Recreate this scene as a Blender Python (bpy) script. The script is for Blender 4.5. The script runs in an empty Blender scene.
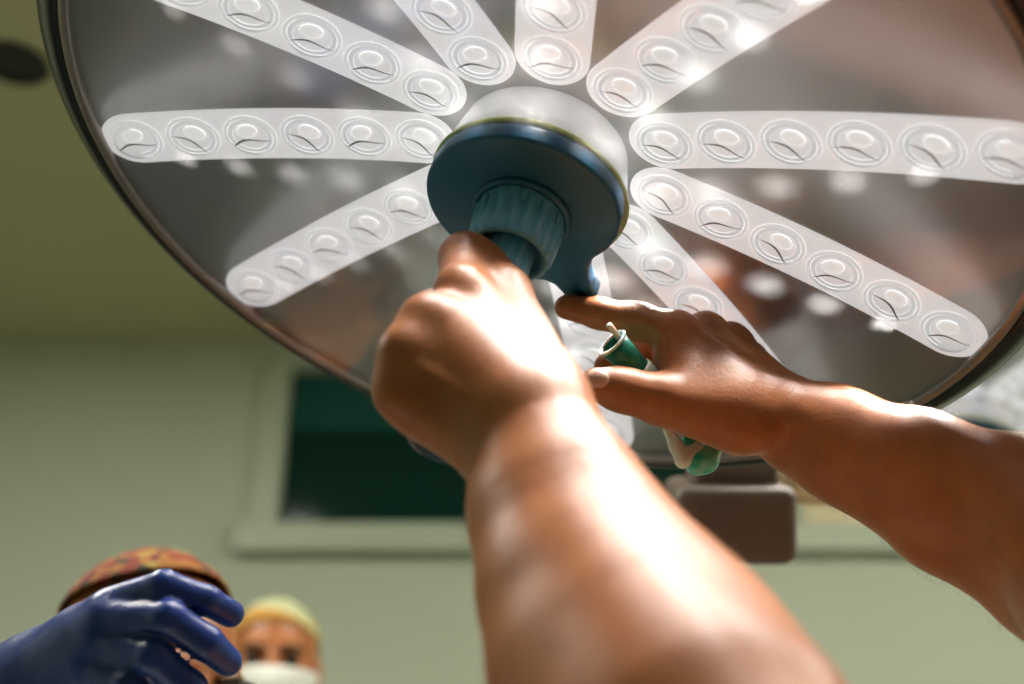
import bpy, bmesh, math, random
import numpy as np
from mathutils import Vector, Matrix, Quaternion

random.seed(7)
scene = bpy.context.scene
COL = scene.collection

# ------------------------------------------------------------------ camera
FPX, PW, PH = 1178.0, 1024.0, 684.0
PITCH = math.radians(26.0)
CAM_H = 1.30
CO = Vector((0, 0, CAM_H))
RIGHT = Vector((1, 0, 0))
UP = Vector((0, -math.sin(PITCH), math.cos(PITCH)))
FWD = Vector((0, math.cos(PITCH), math.sin(PITCH)))
cam = bpy.data.cameras.new('camera')
cam.sensor_width = 36.0
cam.lens = FPX / PW * 36.0
cam.clip_start = 0.01
cam.dof.use_dof = True
cam.dof.focus_distance = 0.735
cam.dof.aperture_fstop = 3.0
cam_ob = bpy.data.objects.new('camera', cam)
COL.objects.link(cam_ob)
cam_ob.location = CO
cam_ob.rotation_euler = (math.pi / 2 + PITCH, 0, 0)
scene.camera = cam_ob

# ------------------------------------------------------------------ view, world
scene.view_settings.view_transform = 'Standard'
scene.view_settings.look = 'None'
scene.view_settings.gamma = 1
scene.view_settings.use_curve_mapping = False
scene.view_settings.exposure = 0.0
scene.cycles.use_denoising = True
scene.cycles.max_bounces = 10
scene.cycles.diffuse_bounces = 4
scene.cycles.sample_clamp_indirect = 6.0
scene.cycles.caustics_reflective = False
scene.cycles.caustics_refractive = False
world = bpy.data.worlds.new('world')
scene.world = world
world.use_nodes = True
world.node_tree.nodes['Background'].inputs[0].default_value = (0.5, 0.55, 0.5, 1)
world.node_tree.nodes['Background'].inputs[1].default_value = 0.05

PANEL_STRENGTH = 17.0     # the added ceiling light panels
LED_POWER = 1.08          # each LED of the surgical lamp, watts
# share of that power per strip, set to place the light on the arms
STRIP_SHARE = [1.0, 1.5, 1.6, 1.2, 0.4, 0.4, 0.7, 0.4, 0.8, 1.1, 1.2]


# ------------------------------------------------------------------ helpers
def c2w(x, y, z):
    """camera axes (right, down, forward; metres) to the room"""
    return CO + RIGHT * x - UP * y + FWD * z


def J(px, py, d):
    """point at depth d behind a picture position, camera axes"""
    return np.array([(px - 512.0) / FPX * d, (py - 342.0) / FPX * d, d])


def W(px, py, d):
    return c2w(*J(px, py, d))


def on_plane_y(px, py, Y):
    d = c2w(*J(px, py, 1.0)) - CO
    return CO + d * (Y / d.y)


def lin(r, g, b):
    def f(c):
        c /= 255.0
        return c / 12.92 if c <= 0.04045 else ((c + 0.055) / 1.055) ** 2.4
    return (f(r), f(g), f(b), 1.0)


def mat(name, color, rough=0.5, metal=0.0, emit=None, estr=0.0, coat=0.0, trans=0.0, ior=1.45,
        noise=None, bump=None, sss=0.0, spec=0.5):
    m = bpy.data.materials.new(name)
    m.use_nodes = True
    nt = m.node_tree
    b = nt.nodes['Principled BSDF']
    b.inputs['Base Color'].default_value = color
    b.inputs['Roughness'].default_value = rough
    b.inputs['Metallic'].default_value = metal
    b.inputs['Coat Weight'].default_value = coat
    b.inputs['Transmission Weight'].default_value = trans
    b.inputs['IOR'].default_value = ior
    b.inputs['Specular IOR Level'].default_value = spec
    if sss:
        b.inputs['Subsurface Weight'].default_value = sss
        b.inputs['Subsurface Radius'].default_value = (1.0, 0.35, 0.2)
        b.inputs['Subsurface Scale'].default_value = 0.006
    if emit:
        b.inputs['Emission Color'].default_value = emit
        b.inputs['Emission Strength'].default_value = estr
    tc = nt.nodes.new('ShaderNodeTexCoord')
    if noise:                      # (scale, second colour, amount)
        n = nt.nodes.new('ShaderNodeTexNoise')
        n.inputs['Scale'].default_value = noise[0]
        n.inputs['Detail'].default_value = 4
        nt.links.new(tc.outputs['Object'], n.inputs['Vector'])
        r = nt.nodes.new('ShaderNodeMapRange')
        r.inputs['From Min'].default_value = 0.35
        r.inputs['From Max'].default_value = 0.65
        r.inputs['To Max'].default_value = noise[2]
        nt.links.new(n.outputs['Fac'], r.inputs['Value'])
        mx = nt.nodes.new('ShaderNodeMix')
        mx.data_type = 'RGBA'
        mx.inputs['A'].default_value = color
        mx.inputs['B'].default_value = noise[1]
        nt.links.new(r.outputs['Result'], mx.inputs['Factor'])
        nt.links.new(mx.outputs['Result'], b.inputs['Base Color'])
    if bump:                       # (scale, strength, distance)
        n2 = nt.nodes.new('ShaderNodeTexNoise')
        n2.inputs['Scale'].default_value = bump[0]
        n2.inputs['Detail'].default_value = 5
        nt.links.new(tc.outputs['Object'], n2.inputs['Vector'])
        bp = nt.nodes.new('ShaderNodeBump')
        bp.inputs['Strength'].default_value = bump[1]
        bp.inputs['Distance'].default_value = bump[2]
        nt.links.new(n2.outputs['Fac'], bp.inputs['Height'])
        nt.links.new(bp.outputs['Normal'], b.inputs['Normal'])
    return m


def link(name, me, parent=None, mats=(), smooth=True, loc=None):
    for m in mats:
        me.materials.append(m)
    if smooth:
        me.polygons.foreach_set('use_smooth', [True] * len(me.polygons))
    o = bpy.data.objects.new(name, me)
    COL.objects.link(o)
    if parent:
        o.parent = parent
    if loc is not None:
        o.location = loc
    return o


def from_bm(name, bm, parent=None, mats=(), smooth=True, loc=None):
    me = bpy.data.meshes.new(name)
    bmesh.ops.recalc_face_normals(bm, faces=bm.faces)
    bm.to_mesh(me)
    bm.free()
    return link(name, me, parent, mats, smooth, loc)


def empty(name, loc, label, cat, group=None):
    o = bpy.data.objects.new(name, None)
    o.empty_display_size = 0.05
    COL.objects.link(o)
    o.location = loc
    tag(o, label, cat, group)
    return o


def tag(o, label=None, cat=None, group=None, kind=None):
    if label:
        o['label'] = label
    if cat:
        o['category'] = cat
    if group:
        o['group'] = group
    if kind:
        o['kind'] = kind
    return o


def box_bm(sx, sy, sz, bev=0.0, seg=2, center=(0, 0, 0)):
    bm = bmesh.new()
    bmesh.ops.create_cube(bm, size=1.0)
    bmesh.ops.scale(bm, vec=(sx, sy, sz), verts=bm.verts)
    if bev:
        bmesh.ops.bevel(bm, geom=bm.edges[:], offset=bev, segments=seg, affect='EDGES', profile=0.5)
    bmesh.ops.translate(bm, vec=center, verts=bm.verts)
    return bm


def lathe_bm(prof, seg=64, close=False, bm=None, rib=None):
    """prof: list of (r, z). rib(i_ring, angle, r) -> r"""
    bm = bm or bmesh.new()
    rings = []
    for i, (r, z) in enumerate(prof):
        ring = []
        for s in range(seg):
            a = 2 * math.pi * s / seg
            rr = rib(i, a, r) if rib else r
            ring.append(bm.verts.new((rr * math.cos(a), rr * math.sin(a), z)))
        rings.append(ring)
    n = len(rings)
    for i in range(n if close else n - 1):
        A, B = rings[i], rings[(i + 1) % n]
        for s in range(seg):
            t = (s + 1) % seg
            bm.faces.new((A[s], A[t], B[t], B[s]))
    return bm, rings


def cap(bm, ring):
    bm.faces.new(ring)


def tube_bm(pts, radii, seg=14, caps=True):
    bm = bmesh.new()
    pts = [Vector(p) for p in pts]
    if not isinstance(radii, (list, tuple)):
        radii = [radii] * len(pts)
    rings = []
    nrm = None
    for i, p in enumerate(pts):
        t = (pts[min(i + 1, len(pts) - 1)] - pts[max(i - 1, 0)]).normalized()
        if nrm is None:
            nrm = t.orthogonal().normalized()
        nrm = (nrm - t * nrm.dot(t)).normalized()
        bn = t.cross(nrm)
        rings.append([bm.verts.new(p + (nrm * math.cos(2 * math.pi * s / seg) + bn * math.sin(2 * math.pi * s / seg)) * radii[i])
                      for s in range(seg)])
    for A, B in zip(rings, rings[1:]):
        for s in range(seg):
            t = (s + 1) % seg
            bm.faces.new((A[s], A[t], B[t], B[s]))
    if caps:
        bm.faces.new(rings[0])
        bm.faces.new(rings[-1])
    return bm


def spline(pts, n=8):
    """Catmull-Rom through the points"""
    P = [Vector(p) for p in pts]
    P = [P[0] * 2 - P[1]] + P + [P[-1] * 2 - P[-2]]
    out = []
    for i in range(1, len(P) - 2):
        for k in range(n):
            t = k / n
            a, b, c, d = P[i - 1], P[i], P[i + 1], P[i + 2]
            out.append(0.5 * ((2 * b) + (c - a) * t + (2 * a - 5 * b + 4 * c - d) * t * t + (3 * b - a - 3 * c + d) * t ** 3))
    out.append(P[-2])
    return out


# ------------------------------------------------------------------ implicit bodies
class Body:
    """smooth union of tapered capsules / ellipsoids, meshed with surface nets"""

    def __init__(self, lo, hi, vox):
        self.lo = np.array(lo, float)
        self.vox = vox
        self.n = np.ceil((np.array(hi, float) - self.lo) / vox).astype(int) + 1
        self.f = np.full(self.n, 0.03, np.float32)

    def _box(self, lo, hi):
        a = np.clip(np.floor((lo - self.lo) / self.vox).astype(int), 0, self.n)
        b = np.clip(np.ceil((hi - self.lo) / self.vox).astype(int) + 1, 0, self.n)
        if (b <= a).any():
            return None
        g = [self.lo[i] + self.vox * np.arange(a[i], b[i]) for i in range(3)]
        X, Y, Z = np.meshgrid(*g, indexing='ij', sparse=True)
        return (slice(a[0], b[0]), slice(a[1], b[1]), slice(a[2], b[2])), X, Y, Z

    def _put(self, sl, d, k, op):
        f = self.f[sl]
        if op == 'add':
            h = np.clip(0.5 + 0.5 * (f - d) / k, 0, 1)
            self.f[sl] = f + (d - f) * h - k * h * (1 - h)
        else:
            d = -d
            h = np.clip(0.5 - 0.5 * (f - d) / k, 0, 1)
            self.f[sl] = f + (d - f) * h + k * h * (1 - h)

    def cone(self, a, b, ra, rb, k=0.006, op='add'):
        a, b = np.array(a, float), np.array(b, float)
        m = max(ra, rb) + k + 0.03
        r = self._box(np.minimum(a, b) - m, np.maximum(a, b) + m)
        if r is None:
            return self
        sl, X, Y, Z = r
        ab = b - a
        L = float(ab @ ab) + 1e-12
        t = np.clip(((X - a[0]) * ab[0] + (Y - a[1]) * ab[1] + (Z - a[2]) * ab[2]) / L, 0, 1)
        d = np.sqrt((X - a[0] - t * ab[0]) ** 2 + (Y - a[1] - t * ab[1]) ** 2 + (Z - a[2] - t * ab[2]) ** 2) - (ra + (rb - ra) * t)
        self._put(sl, d.astype(np.float32), k, op)
        return self

    def chain(self, pts, radii, k=0.006):
        for i in range(len(pts) - 1):
            self.cone(pts[i], pts[i + 1], radii[i], radii[i + 1], k)
        return self

    def ell(self, c, r, k=0.006, rot=None, op='add'):
        c, r = np.array(c, float), np.array(r, float)
        m = r.max() + k + 0.03
        q = self._box(c - m, c + m)
        if q is None:
            return self
        sl, X, Y, Z = q
        x, y, z = X - c[0], Y - c[1], Z - c[2]
        if rot is not None:
            R = np.array(rot, float)      # rows: axes
            x, y, z = (R[0, 0] * x + R[0, 1] * y + R[0, 2] * z,
                       R[1, 0] * x + R[1, 1] * y + R[1, 2] * z,
                       R[2, 0] * x + R[2, 1] * y + R[2, 2] * z)
        k0 = np.sqrt((x / r[0]) ** 2 + (y / r[1]) ** 2 + (z / r[2]) ** 2)
        k1 = np.sqrt((x / r[0] ** 2) ** 2 + (y / r[1] ** 2) ** 2 + (z / r[2] ** 2) ** 2) + 1e-9
        d = k0 * (k0 - 1.0) / k1
        self._put(sl, d.astype(np.float32), k, op)
        return self

    def mesh(self):
        f = self.f
        s = f < 0
        nx, ny, nz = f.shape
        corners = [(i, j, k) for i in (0, 1) for j in (0, 1) for k in (0, 1)]
        cnt = np.zeros((nx - 1, ny - 1, nz - 1), np.int8)
        for i, j, k in corners:
            cnt += s[i:nx - 1 + i, j:ny - 1 + j, k:nz - 1 + k]
        act = np.argwhere((cnt > 0) & (cnt < 8))
        idx = np.full(cnt.shape, -1, np.int64)
        idx[act[:, 0], act[:, 1], act[:, 2]] = np.arange(len(act))
        acc = np.zeros((len(act), 3))
        num = np.zeros(len(act))
        V = {c: f[act[:, 0] + c[0], act[:, 1] + c[1], act[:, 2] + c[2]] for c in corners}
        for c in corners:
            for ax in range(3):
                if c[ax]:
                    continue
                e = list(c)
                e[ax] = 1
                e = tuple(e)
                va, vb = V[c], V[e]
                m = (va < 0) != (vb < 0)
                t = va[m] / (va[m] - vb[m])
                p = np.tile(np.array(c, float), (m.sum(), 1))
                p[:, ax] += t
                acc[m] += p
                num[m] += 1
        verts = self.lo + self.vox * (act + acc / num[:, None])
        quads = []
        for ax in range(3):
            sl0 = [slice(None)] * 3
            sl1 = [slice(None)] * 3
            sl0[ax] = slice(0, -1)
            sl1[ax] = slice(1, None)
            A, B = s[tuple(sl0)], s[tuple(sl1)]
            E = np.argwhere(A != B)
            u, v = [(1, 2), (2, 0), (0, 1)][ax]
            ok = (E[:, u] > 0) & (E[:, v] > 0) & (E[:, u] < f.shape[u] - 1) & (E[:, v] < f.shape[v] - 1)
            E = E[ok]
            ins = A[E[:, 0], E[:, 1], E[:, 2]]

            def at(du, dv):
                q = E.copy()
                q[:, u] += du
                q[:, v] += dv
                return idx[q[:, 0], q[:, 1], q[:, 2]]
            q = np.stack([at(-1, -1), at(0, -1), at(0, 0), at(-1, 0)], 1)
            q[~ins] = q[~ins][:, ::-1]
            quads.append(q)
        return verts, np.concatenate(quads)


def mesh_np(name, verts, quads):
    me = bpy.data.meshes.new(name)
    me.vertices.add(len(verts))
    me.vertices.foreach_set('co', np.asarray(verts, np.float32).ravel())
    me.loops.add(quads.size)
    me.loops.foreach_set('vertex_index', quads.ravel().astype(np.int32))
    me.polygons.add(len(quads))
    me.polygons.foreach_set('loop_start', np.arange(0, quads.size, 4, dtype=np.int32))
    me.update(calc_edges=True)
    me.validate()
    return me


RMAT = np.array([list(RIGHT), list(-UP), list(FWD)])      # rows: camera axes in the room
CO_NP = np.array(CO)


def cam_to_world(v):
    return v @ RMAT + CO_NP


def world_to_cam(p):
    return (np.array(p) - CO_NP) @ RMAT.T


def merge(parts):
    vs, qs, o = [], [], 0
    for v, q in parts:
        vs.append(v)
        qs.append(q + o)
        o += len(v)
    return np.concatenate(vs), np.concatenate(qs)


# ------------------------------------------------------------------ materials
M = {}
M['wall'] = mat('sage wall paint', lin(182, 190, 170), 0.6, noise=(2.0, lin(177, 186, 165), 0.5))
M['ceiling'] = mat('ceiling paint', lin(196, 190, 154), 0.7, noise=(1.2, lin(190, 184, 148), 0.5))
M['floor'] = mat('grey green vinyl', lin(112, 118, 102), 0.35, noise=(9.0, lin(104, 110, 95), 0.6))
M['frame'] = mat('window frame paint', lin(176, 186, 164), 0.45)
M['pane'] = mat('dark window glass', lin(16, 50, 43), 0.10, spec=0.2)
M['pane_reflect'] = mat('reflection tinted window glass', lin(34, 84, 80), 0.08, spec=0.2)  # reflection in the upper window, painted as a lighter teal
M['blind'] = mat('cream blind', lin(232, 220, 182), 0.7)
M['room_dark'] = mat('dark teal room', lin(18, 52, 48), 0.8)
M['plate'] = mat('lamp reflector plate', (0.60, 0.59, 0.58, 1), 0.30, metal=0.8, noise=(5.0, (0.55, 0.53, 0.515, 1), 0.6))
M['rim'] = mat('lamp rim', lin(26, 24, 25), 0.22, coat=0.2)
M['bevel'] = mat('lamp rim lip', lin(150, 140, 134), 0.28, metal=0.6)
M['shell'] = mat('lamp shell', lin(196, 192, 184), 0.35)
M['strip'] = mat('frosted acrylic', (0.75, 0.75, 0.76, 1), 0.25, emit=(1, 0.985, 0.985, 1), estr=0.66, coat=0.3)
M['ring'] = mat('lens ring', (0.8, 0.8, 0.8, 1), 0.1, emit=(1, 1, 1, 1), estr=0.62, coat=1.0)
M['led'] = mat('led emitter', (1, 1, 1, 1), 0.3, emit=(1, 0.99, 0.97, 1), estr=0.72)
M['refl_brown'] = mat('painted reflection warm', lin(150, 108, 98), 0.25)  # warm reflection inside a lens, given as a ribbon colour
M['refl_dark'] = mat('painted reflection', lin(140, 134, 130), 0.25)  # dark reflection inside a lens, given as a ribbon colour
M['hub'] = mat('frosted hub', (0.72, 0.70, 0.69, 1), 0.3, coat=0.4, sss=0.3, emit=(1, 0.98, 0.97, 1), estr=0.38)  # emission stands in for light shining through the frosted hub
M['blue'] = mat('petrol blue plastic', lin(34, 96, 130), 0.40, coat=0.05, bump=(220, 0.03, 0.0006))
M['grip'] = mat('lit petrol plastic', lin(104, 172, 206), 0.32, coat=0.3)  # petrol plastic lightened for the light falling on the ribs
M['green'] = mat('yellow green gasket', lin(226, 234, 124), 0.5)
M['navy'] = mat('navy plastic', lin(20, 26, 60), 0.4)
M['brown'] = mat('taupe housing', lin(112, 98, 90), 0.4)
M['beige'] = mat('beige tube', lin(232, 214, 176), 0.4)
M['skin'] = mat('skin', (0.42, 0.152, 0.050, 1), 0.42, noise=(38.0, (0.34, 0.112, 0.035, 1), 0.8), bump=(420.0, 0.3, 0.0008), sss=0.12)
M['nail'] = mat('finger nail', (0.62, 0.36, 0.27, 1), 0.22, coat=0.4)
M['hair'] = mat('body hair', (0.20, 0.11, 0.06, 1), 0.25)
M['glove'] = mat('blue nitrile', lin(28, 58, 132), 0.36, coat=0.1, bump=(70.0, 0.35, 0.003), sss=0.0)
M['scrub'] = mat('scrub cloth', lin(70, 88, 96), 0.85, bump=(60, 0.3, 0.003))
M['gown'] = mat('surgical gown', lin(92, 128, 120), 0.85, bump=(40, 0.4, 0.004))
M['mask'] = mat('mask cloth', lin(214, 216, 206), 0.8)
M['teal'] = mat('teal plastic', lin(0, 128, 104), 0.28, coat=0.3, sss=0.1)
M['teal_clear'] = mat('teal soft plastic', lin(40, 190, 165), 0.2, coat=0.5, noise=(90, lin(190, 235, 225), 0.7), sss=0.2)
M['clear'] = mat('milky plastic', lin(222, 230, 222), 0.15, coat=0.5, sss=0.4)
M['shoe'] = mat('clog rubber', lin(50, 54, 58), 0.6)
M['dark'] = mat('black plastic', lin(18, 18, 18), 0.4)
M['glasses'] = mat('spectacle lens', (0.95, 1, 0.97, 1), 0.03, trans=0.9, ior=1.3)
M['metal'] = mat('brushed steel', (0.6, 0.6, 0.58, 1), 0.3, metal=1.0)
M['eye'] = mat('dark eye', lin(26, 16, 12), 0.2)


def diffuser_mat():
    m = bpy.data.materials.new('fill panel diffuser')
    m.use_nodes = True
    nt = m.node_tree
    nt.nodes.remove(nt.nodes['Principled BSDF'])
    e = nt.nodes.new('ShaderNodeEmission')
    e.inputs[0].default_value = (1.0, 0.96, 0.86, 1)
    e.inputs[1].default_value = PANEL_STRENGTH
    nt.links.new(e.outputs[0], nt.nodes['Material Output'].inputs[0])
    return m


M['diffuser'] = diffuser_mat()


def pane_mat(name, d0, d1, ior, boost, rough):
    """thin clear cover: passes light, mirrors a little, and a trace of dust scatters what passes"""
    m = bpy.data.materials.new(name)
    m.use_nodes = True
    nt = m.node_tree
    nt.nodes.remove(nt.nodes['Principled BSDF'])
    tr = nt.nodes.new('ShaderNodeBsdfTransparent')
    tl = nt.nodes.new('ShaderNodeBsdfTranslucent')
    gl = nt.nodes.new('ShaderNodeBsdfGlossy')
    gl.inputs['Roughness'].default_value = rough
    tc = nt.nodes.new('ShaderNodeTexCoord')
    nz = nt.nodes.new('ShaderNodeTexNoise')
    nz.inputs['Scale'].default_value = 260.0
    nz.inputs['Detail'].default_value = 3
    nt.links.new(tc.outputs['Object'], nz.inputs['Vector'])
    mr = nt.nodes.new('ShaderNodeMapRange')
    mr.inputs['From Min'].default_value = 0.3
    mr.inputs['From Max'].default_value = 0.75
    mr.inputs['To Min'].default_value = d0
    mr.inputs['To Max'].default_value = d1
    nt.links.new(nz.outputs['Fac'], mr.inputs['Value'])
    m1 = nt.nodes.new('ShaderNodeMixShader')
    nt.links.new(mr.outputs['Result'], m1.inputs[0])
    nt.links.new(tr.outputs[0], m1.inputs[1])
    nt.links.new(tl.outputs[0], m1.inputs[2])
    fr = nt.nodes.new('ShaderNodeFresnel')
    fr.inputs['IOR'].default_value = ior
    mm = nt.nodes.new('ShaderNodeMath')
    mm.operation = 'MULTIPLY'
    mm.inputs[1].default_value = boost
    nt.links.new(fr.outputs[0], mm.inputs[0])
    m2 = nt.nodes.new('ShaderNodeMixShader')
    nt.links.new(mm.outputs[0], m2.inputs[0])
    nt.links.new(m1.outputs[0], m2.inputs[1])
    nt.links.new(gl.outputs[0], m2.inputs[2])
    nt.links.new(m2.outputs[0], nt.nodes['Material Output'].inputs[0])
    return m


M['cover'] = pane_mat('lamp cover glass', 0.007, 0.030, 1.6, 2.4, 0.07)
M['lens'] = pane_mat('lens dome', 0.02, 0.06, 1.45, 1.0, 0.08)


def cap_mat(name, cols, scale):
    m = bpy.data.materials.new(name)
    m.use_nodes = True
    nt = m.node_tree
    b = nt.nodes['Principled BSDF']
    b.inputs['Roughness'].default_value = 0.85
    tc = nt.nodes.new('ShaderNodeTexCoord')
    vo = nt.nodes.new('ShaderNodeTexVoronoi')
    vo.inputs['Scale'].default_value = scale
    nt.links.new(tc.outputs['Object'], vo.inputs['Vector'])
    sp = nt.nodes.new('ShaderNodeSeparateColor')
    nt.links.new(vo.outputs['Color'], sp.inputs['Color'])
    cr = nt.nodes.new('ShaderNodeValToRGB')
    cr.color_ramp.interpolation = 'CONSTANT'
    e = cr.color_ramp.elements
    while len(e) < len(cols):
        e.new(0.5)
    for i, c in enumerate(cols):
        e[i].position = i / len(cols)
        e[i].color = c
    nt.links.new(sp.outputs[0], cr.inputs['Fac'])
    nt.links.new(cr.outputs['Color'], b.inputs['Base Color'])
    return m


M['cap_red'] = cap_mat('patterned red cap cloth', [lin(146, 60, 38), lin(172, 112, 50), lin(60, 54, 40), lin(150, 84, 44), lin(124, 46, 40), lin(178, 146, 70)], 85)
M['cap_yellow'] = cap_mat('patterned yellow cap cloth', [lin(190, 140, 62), lin(180, 184, 140), lin(192, 172, 96), lin(176, 184, 146)], 9)

# ------------------------------------------------------------------ room shell
CEIL = 2.95
WALL_Y = (CEIL - CAM_H) / math.tan(PITCH + math.radians(0.1))
X0, X1, Y0 = -2.6, 2.8, -2.6


def slab(name, x0, x1, y0, y1, z0, z1, m, kind='structure', parent=None, bev=0.0):
    bm = box_bm(x1 - x0, y1 - y0, z1 - z0, bev)
    o = from_bm(name, bm, parent, (m,), smooth=False, loc=((x0 + x1) / 2, (y0 + y1) / 2, (z0 + z1) / 2))
    if parent:
        o.location = Vector(o.location) - parent.location
    if kind:
        o['kind'] = kind
    return o


fl = slab('floor', X0, X1, Y0, WALL_Y, -0.1, 0.0, M['floor'])
ce = slab('ceiling', X0 - 0.1, X1 + 0.1, Y0 - 0.1, WALL_Y + 0.1, CEIL, CEIL + 0.1, M['ceiling'])
slab('wall_left', X0 - 0.1, X0, Y0, WALL_Y, 0, CEIL, M['wall'])
slab('wall_right', X1, X1 + 0.1, Y0, WALL_Y, 0, CEIL, M['wall'])
slab('wall_front', X0, X1, Y0 - 0.1, Y0, 0, CEIL, M['wall'])

# far wall with the window opening
pa = on_plane_y(277, 527, WALL_Y)
WX0, WZ0 = pa.x, pa.z
WX1 = 1.75
WZ1 = CEIL - 0.10
wall = bmesh.new()
for (x0, x1, z0, z1) in ((X0, WX0, 0, CEIL), (WX1, X1, 0, CEIL), (WX0, WX1, 0, WZ0), (WX0, WX1, WZ1, CEIL)):
    b2 = box_bm(x1 - x0, 0.12, z1 - z0, center=((x0 + x1) / 2, WALL_Y + 0.06, (z0 + z1) / 2))
    tmp = bpy.data.meshes.new('t')
    b2.to_mesh(tmp)
    b2.free()
    wall.from_mesh(tmp)
    bpy.data.meshes.remove(tmp)
tag(from_bm('wall_back', wall, None, (M['wall'],), smooth=False), kind='structure')

win = bpy.data.objects.new('window_1', None)
COL.objects.link(win)
win.location = (WX0, WALL_Y, WZ0)
tag(win, 'wide window with dark green panes and a sage painted frame', kind='structure')
CW = 0.085
slab('casing', WX0 - CW, WX0, WALL_Y - 0.022, WALL_Y - 0.001, WZ0 - CW, WZ1, M['frame'], None, win, 0.004)
slab('casing', WX1, WX1 + CW, WALL_Y - 0.022, WALL_Y - 0.001, WZ0 - CW, WZ1, M['frame'], None, win, 0.004)
slab('sill', WX0 - CW - 0.03, WX1 + CW + 0.03, WALL_Y - 0.055, WALL_Y - 0.0225, WZ0 - 0.085, WZ0 - 0.001, M['frame'], None, win, 0.005)
XM = on_plane_y(808, 520, WALL_Y).x
slab('mullion', XM - 0.03, XM, WALL_Y + 0.02, WALL_Y + 0.08, WZ0, WZ1, M['frame'], None, win, 0.003)
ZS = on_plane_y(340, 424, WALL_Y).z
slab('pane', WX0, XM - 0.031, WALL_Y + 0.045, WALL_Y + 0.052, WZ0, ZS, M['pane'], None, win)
slab('pane', WX0, XM - 0.031, WALL_Y + 0.045, WALL_Y + 0.052, ZS + 0.001, WZ1, M['pane_reflect'], None, win)
slab('blind', XM + 0.001, WX1, WALL_Y + 0.045, WALL_Y + 0.055, WZ0, WZ1, M['blind'], None, win)

# ceiling fittings
pc = None
d = c2w(*J(14, 62, 1.0)) - CO
pc = CO + d * ((CEIL - CAM_H) / d.z)
dl = empty('ceiling_downlight', (pc.x, pc.y, CEIL), 'round dark unlit recessed downlight in the olive ceiling', 'downlight')
bm, rg = lathe_bm([(0.05, -0.001), (0.07, -0.001), (0.074, -0.006), (0.068, -0.010), (0.052, -0.008)], 40, close=True)
from_bm('trim_ring', bm, dl, (M['dark'],))
bm, rg = lathe_bm([(0.05, -0.002), (0.03, -0.0015)], 40)
cap(bm, rg[-1])
from_bm('lens_plate', bm, dl, (M['dark'],))

for i, (x, y, lb) in enumerate(((-1.35, 1.25, 'added unseen ceiling light panel above the gloved person'),  # panels out of view, added to light the far wall and room
                                (0.80, 1.30, 'added unseen ceiling light panel above the lamp joint and window wall'),
                                (2.05, 1.30, 'added unseen ceiling light panel beside the right-hand wall'))):
    p = empty('ceiling_fill', (x, y, CEIL), lb, 'ceiling light', 'added ceiling light panels')
    slab('frame', x - 0.47, x + 0.47, y - 0.47, y + 0.47, CEIL - 0.03, CEIL - 0.001, M['frame'], None, p, 0.004)
    slab('diffuser', x - 0.44, x + 0.44, y - 0.44, y + 0.44, CEIL - 0.036, CEIL - 0.031, M['diffuser'], None, p)

# ------------------------------------------------------------------ surgical lamp
LC = np.array([0.02022, -0.12128, 0.75073])          # hub centre on the reflector, camera axes
LN = np.array([-0.26062, 0.79683, -0.54511])         # the way it shines
LU = np.array([0.96544, 0.21511, -0.14715])
PH0, R0, PITCH_L, H_GLASS, KB = -0.38627, 0.08137, 0.0388, 0.0467, 0.47
NS = 11
lw = c2w(*LC)
zx = Vector(LN @ RMAT)
xx = Vector(LU @ RMAT)
yx = zx.cross(xx)
LAMP_M = Matrix(((xx.x, yx.x, zx.x, lw.x), (xx.y, yx.y, zx.y, lw.y), (xx.z, yx.z, zx.z, lw.z), (0, 0, 0, 1)))
LAMP_I = LAMP_M.inverted()


def lamp_plane(px, py, h):
    """lamp coordinates of the point at height h over the hub centre seen at a picture position"""
    o = LAMP_I @ CO
    dd = (LAMP_I.to_3x3() @ (c2w(*J(px, py, 1.0)) - CO))
    t = (h - o.z) / dd.z
    return o + dd * t


lamp = empty('surgical_lamp', lw, 'large round surgical lamp with eleven strips of LEDs, gripped by the bare-armed person', 'surgical lamp', 'round surgical lamps')
lamp.matrix_world = LAMP_M

# reflector bowl
prof = [(0.298 * i / 20 + 0.0005, KB * (0.30 * i / 20) ** 2 - 0.0022) for i in range(1, 21)]
bm, rg = lathe_bm(prof, 96)
cap(bm, rg[0])
from_bm('reflector_plate', bm, lamp, (M['plate'],))
# lip and rim
bm, rg = lathe_bm([(0.2960, 0.0365), (0.2935, 0.0445), (0.2945, 0.0462), (0.2985, 0.0470), (0.3000, 0.0455), (0.3000, 0.0365)], 128, close=True)
from_bm('rim_lip', bm, lamp, (M['bevel'],))
bm, rg = lathe_bm([(0.3003, 0.0468), (0.307, 0.0462), (0.3155, 0.041), (0.3195, 0.030), (0.3185, 0.015), (0.313, 0.0), (0.3015, -0.005)], 128, close=True)
from_bm('rim', bm, lamp, (M['rim'],))
# back shell
bm, rg = lathe_bm([(0.311, -0.006), (0.295, -0.03), (0.24, -0.055), (0.16, -0.07), (0.08, -0.075)], 96)
cap(bm, rg[-1])
from_bm('back_shell', bm, lamp, (M['shell'],))
# clear flat cover
bm, rg = lathe_bm([(0.061, 0.0462), (0.12, 0.0462), (0.2, 0.0462), (0.2935, 0.0462)], 96)
from_bm('cover_glass', bm, lamp, (M['cover'],))

# LED strips
HW = 0.0225


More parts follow.
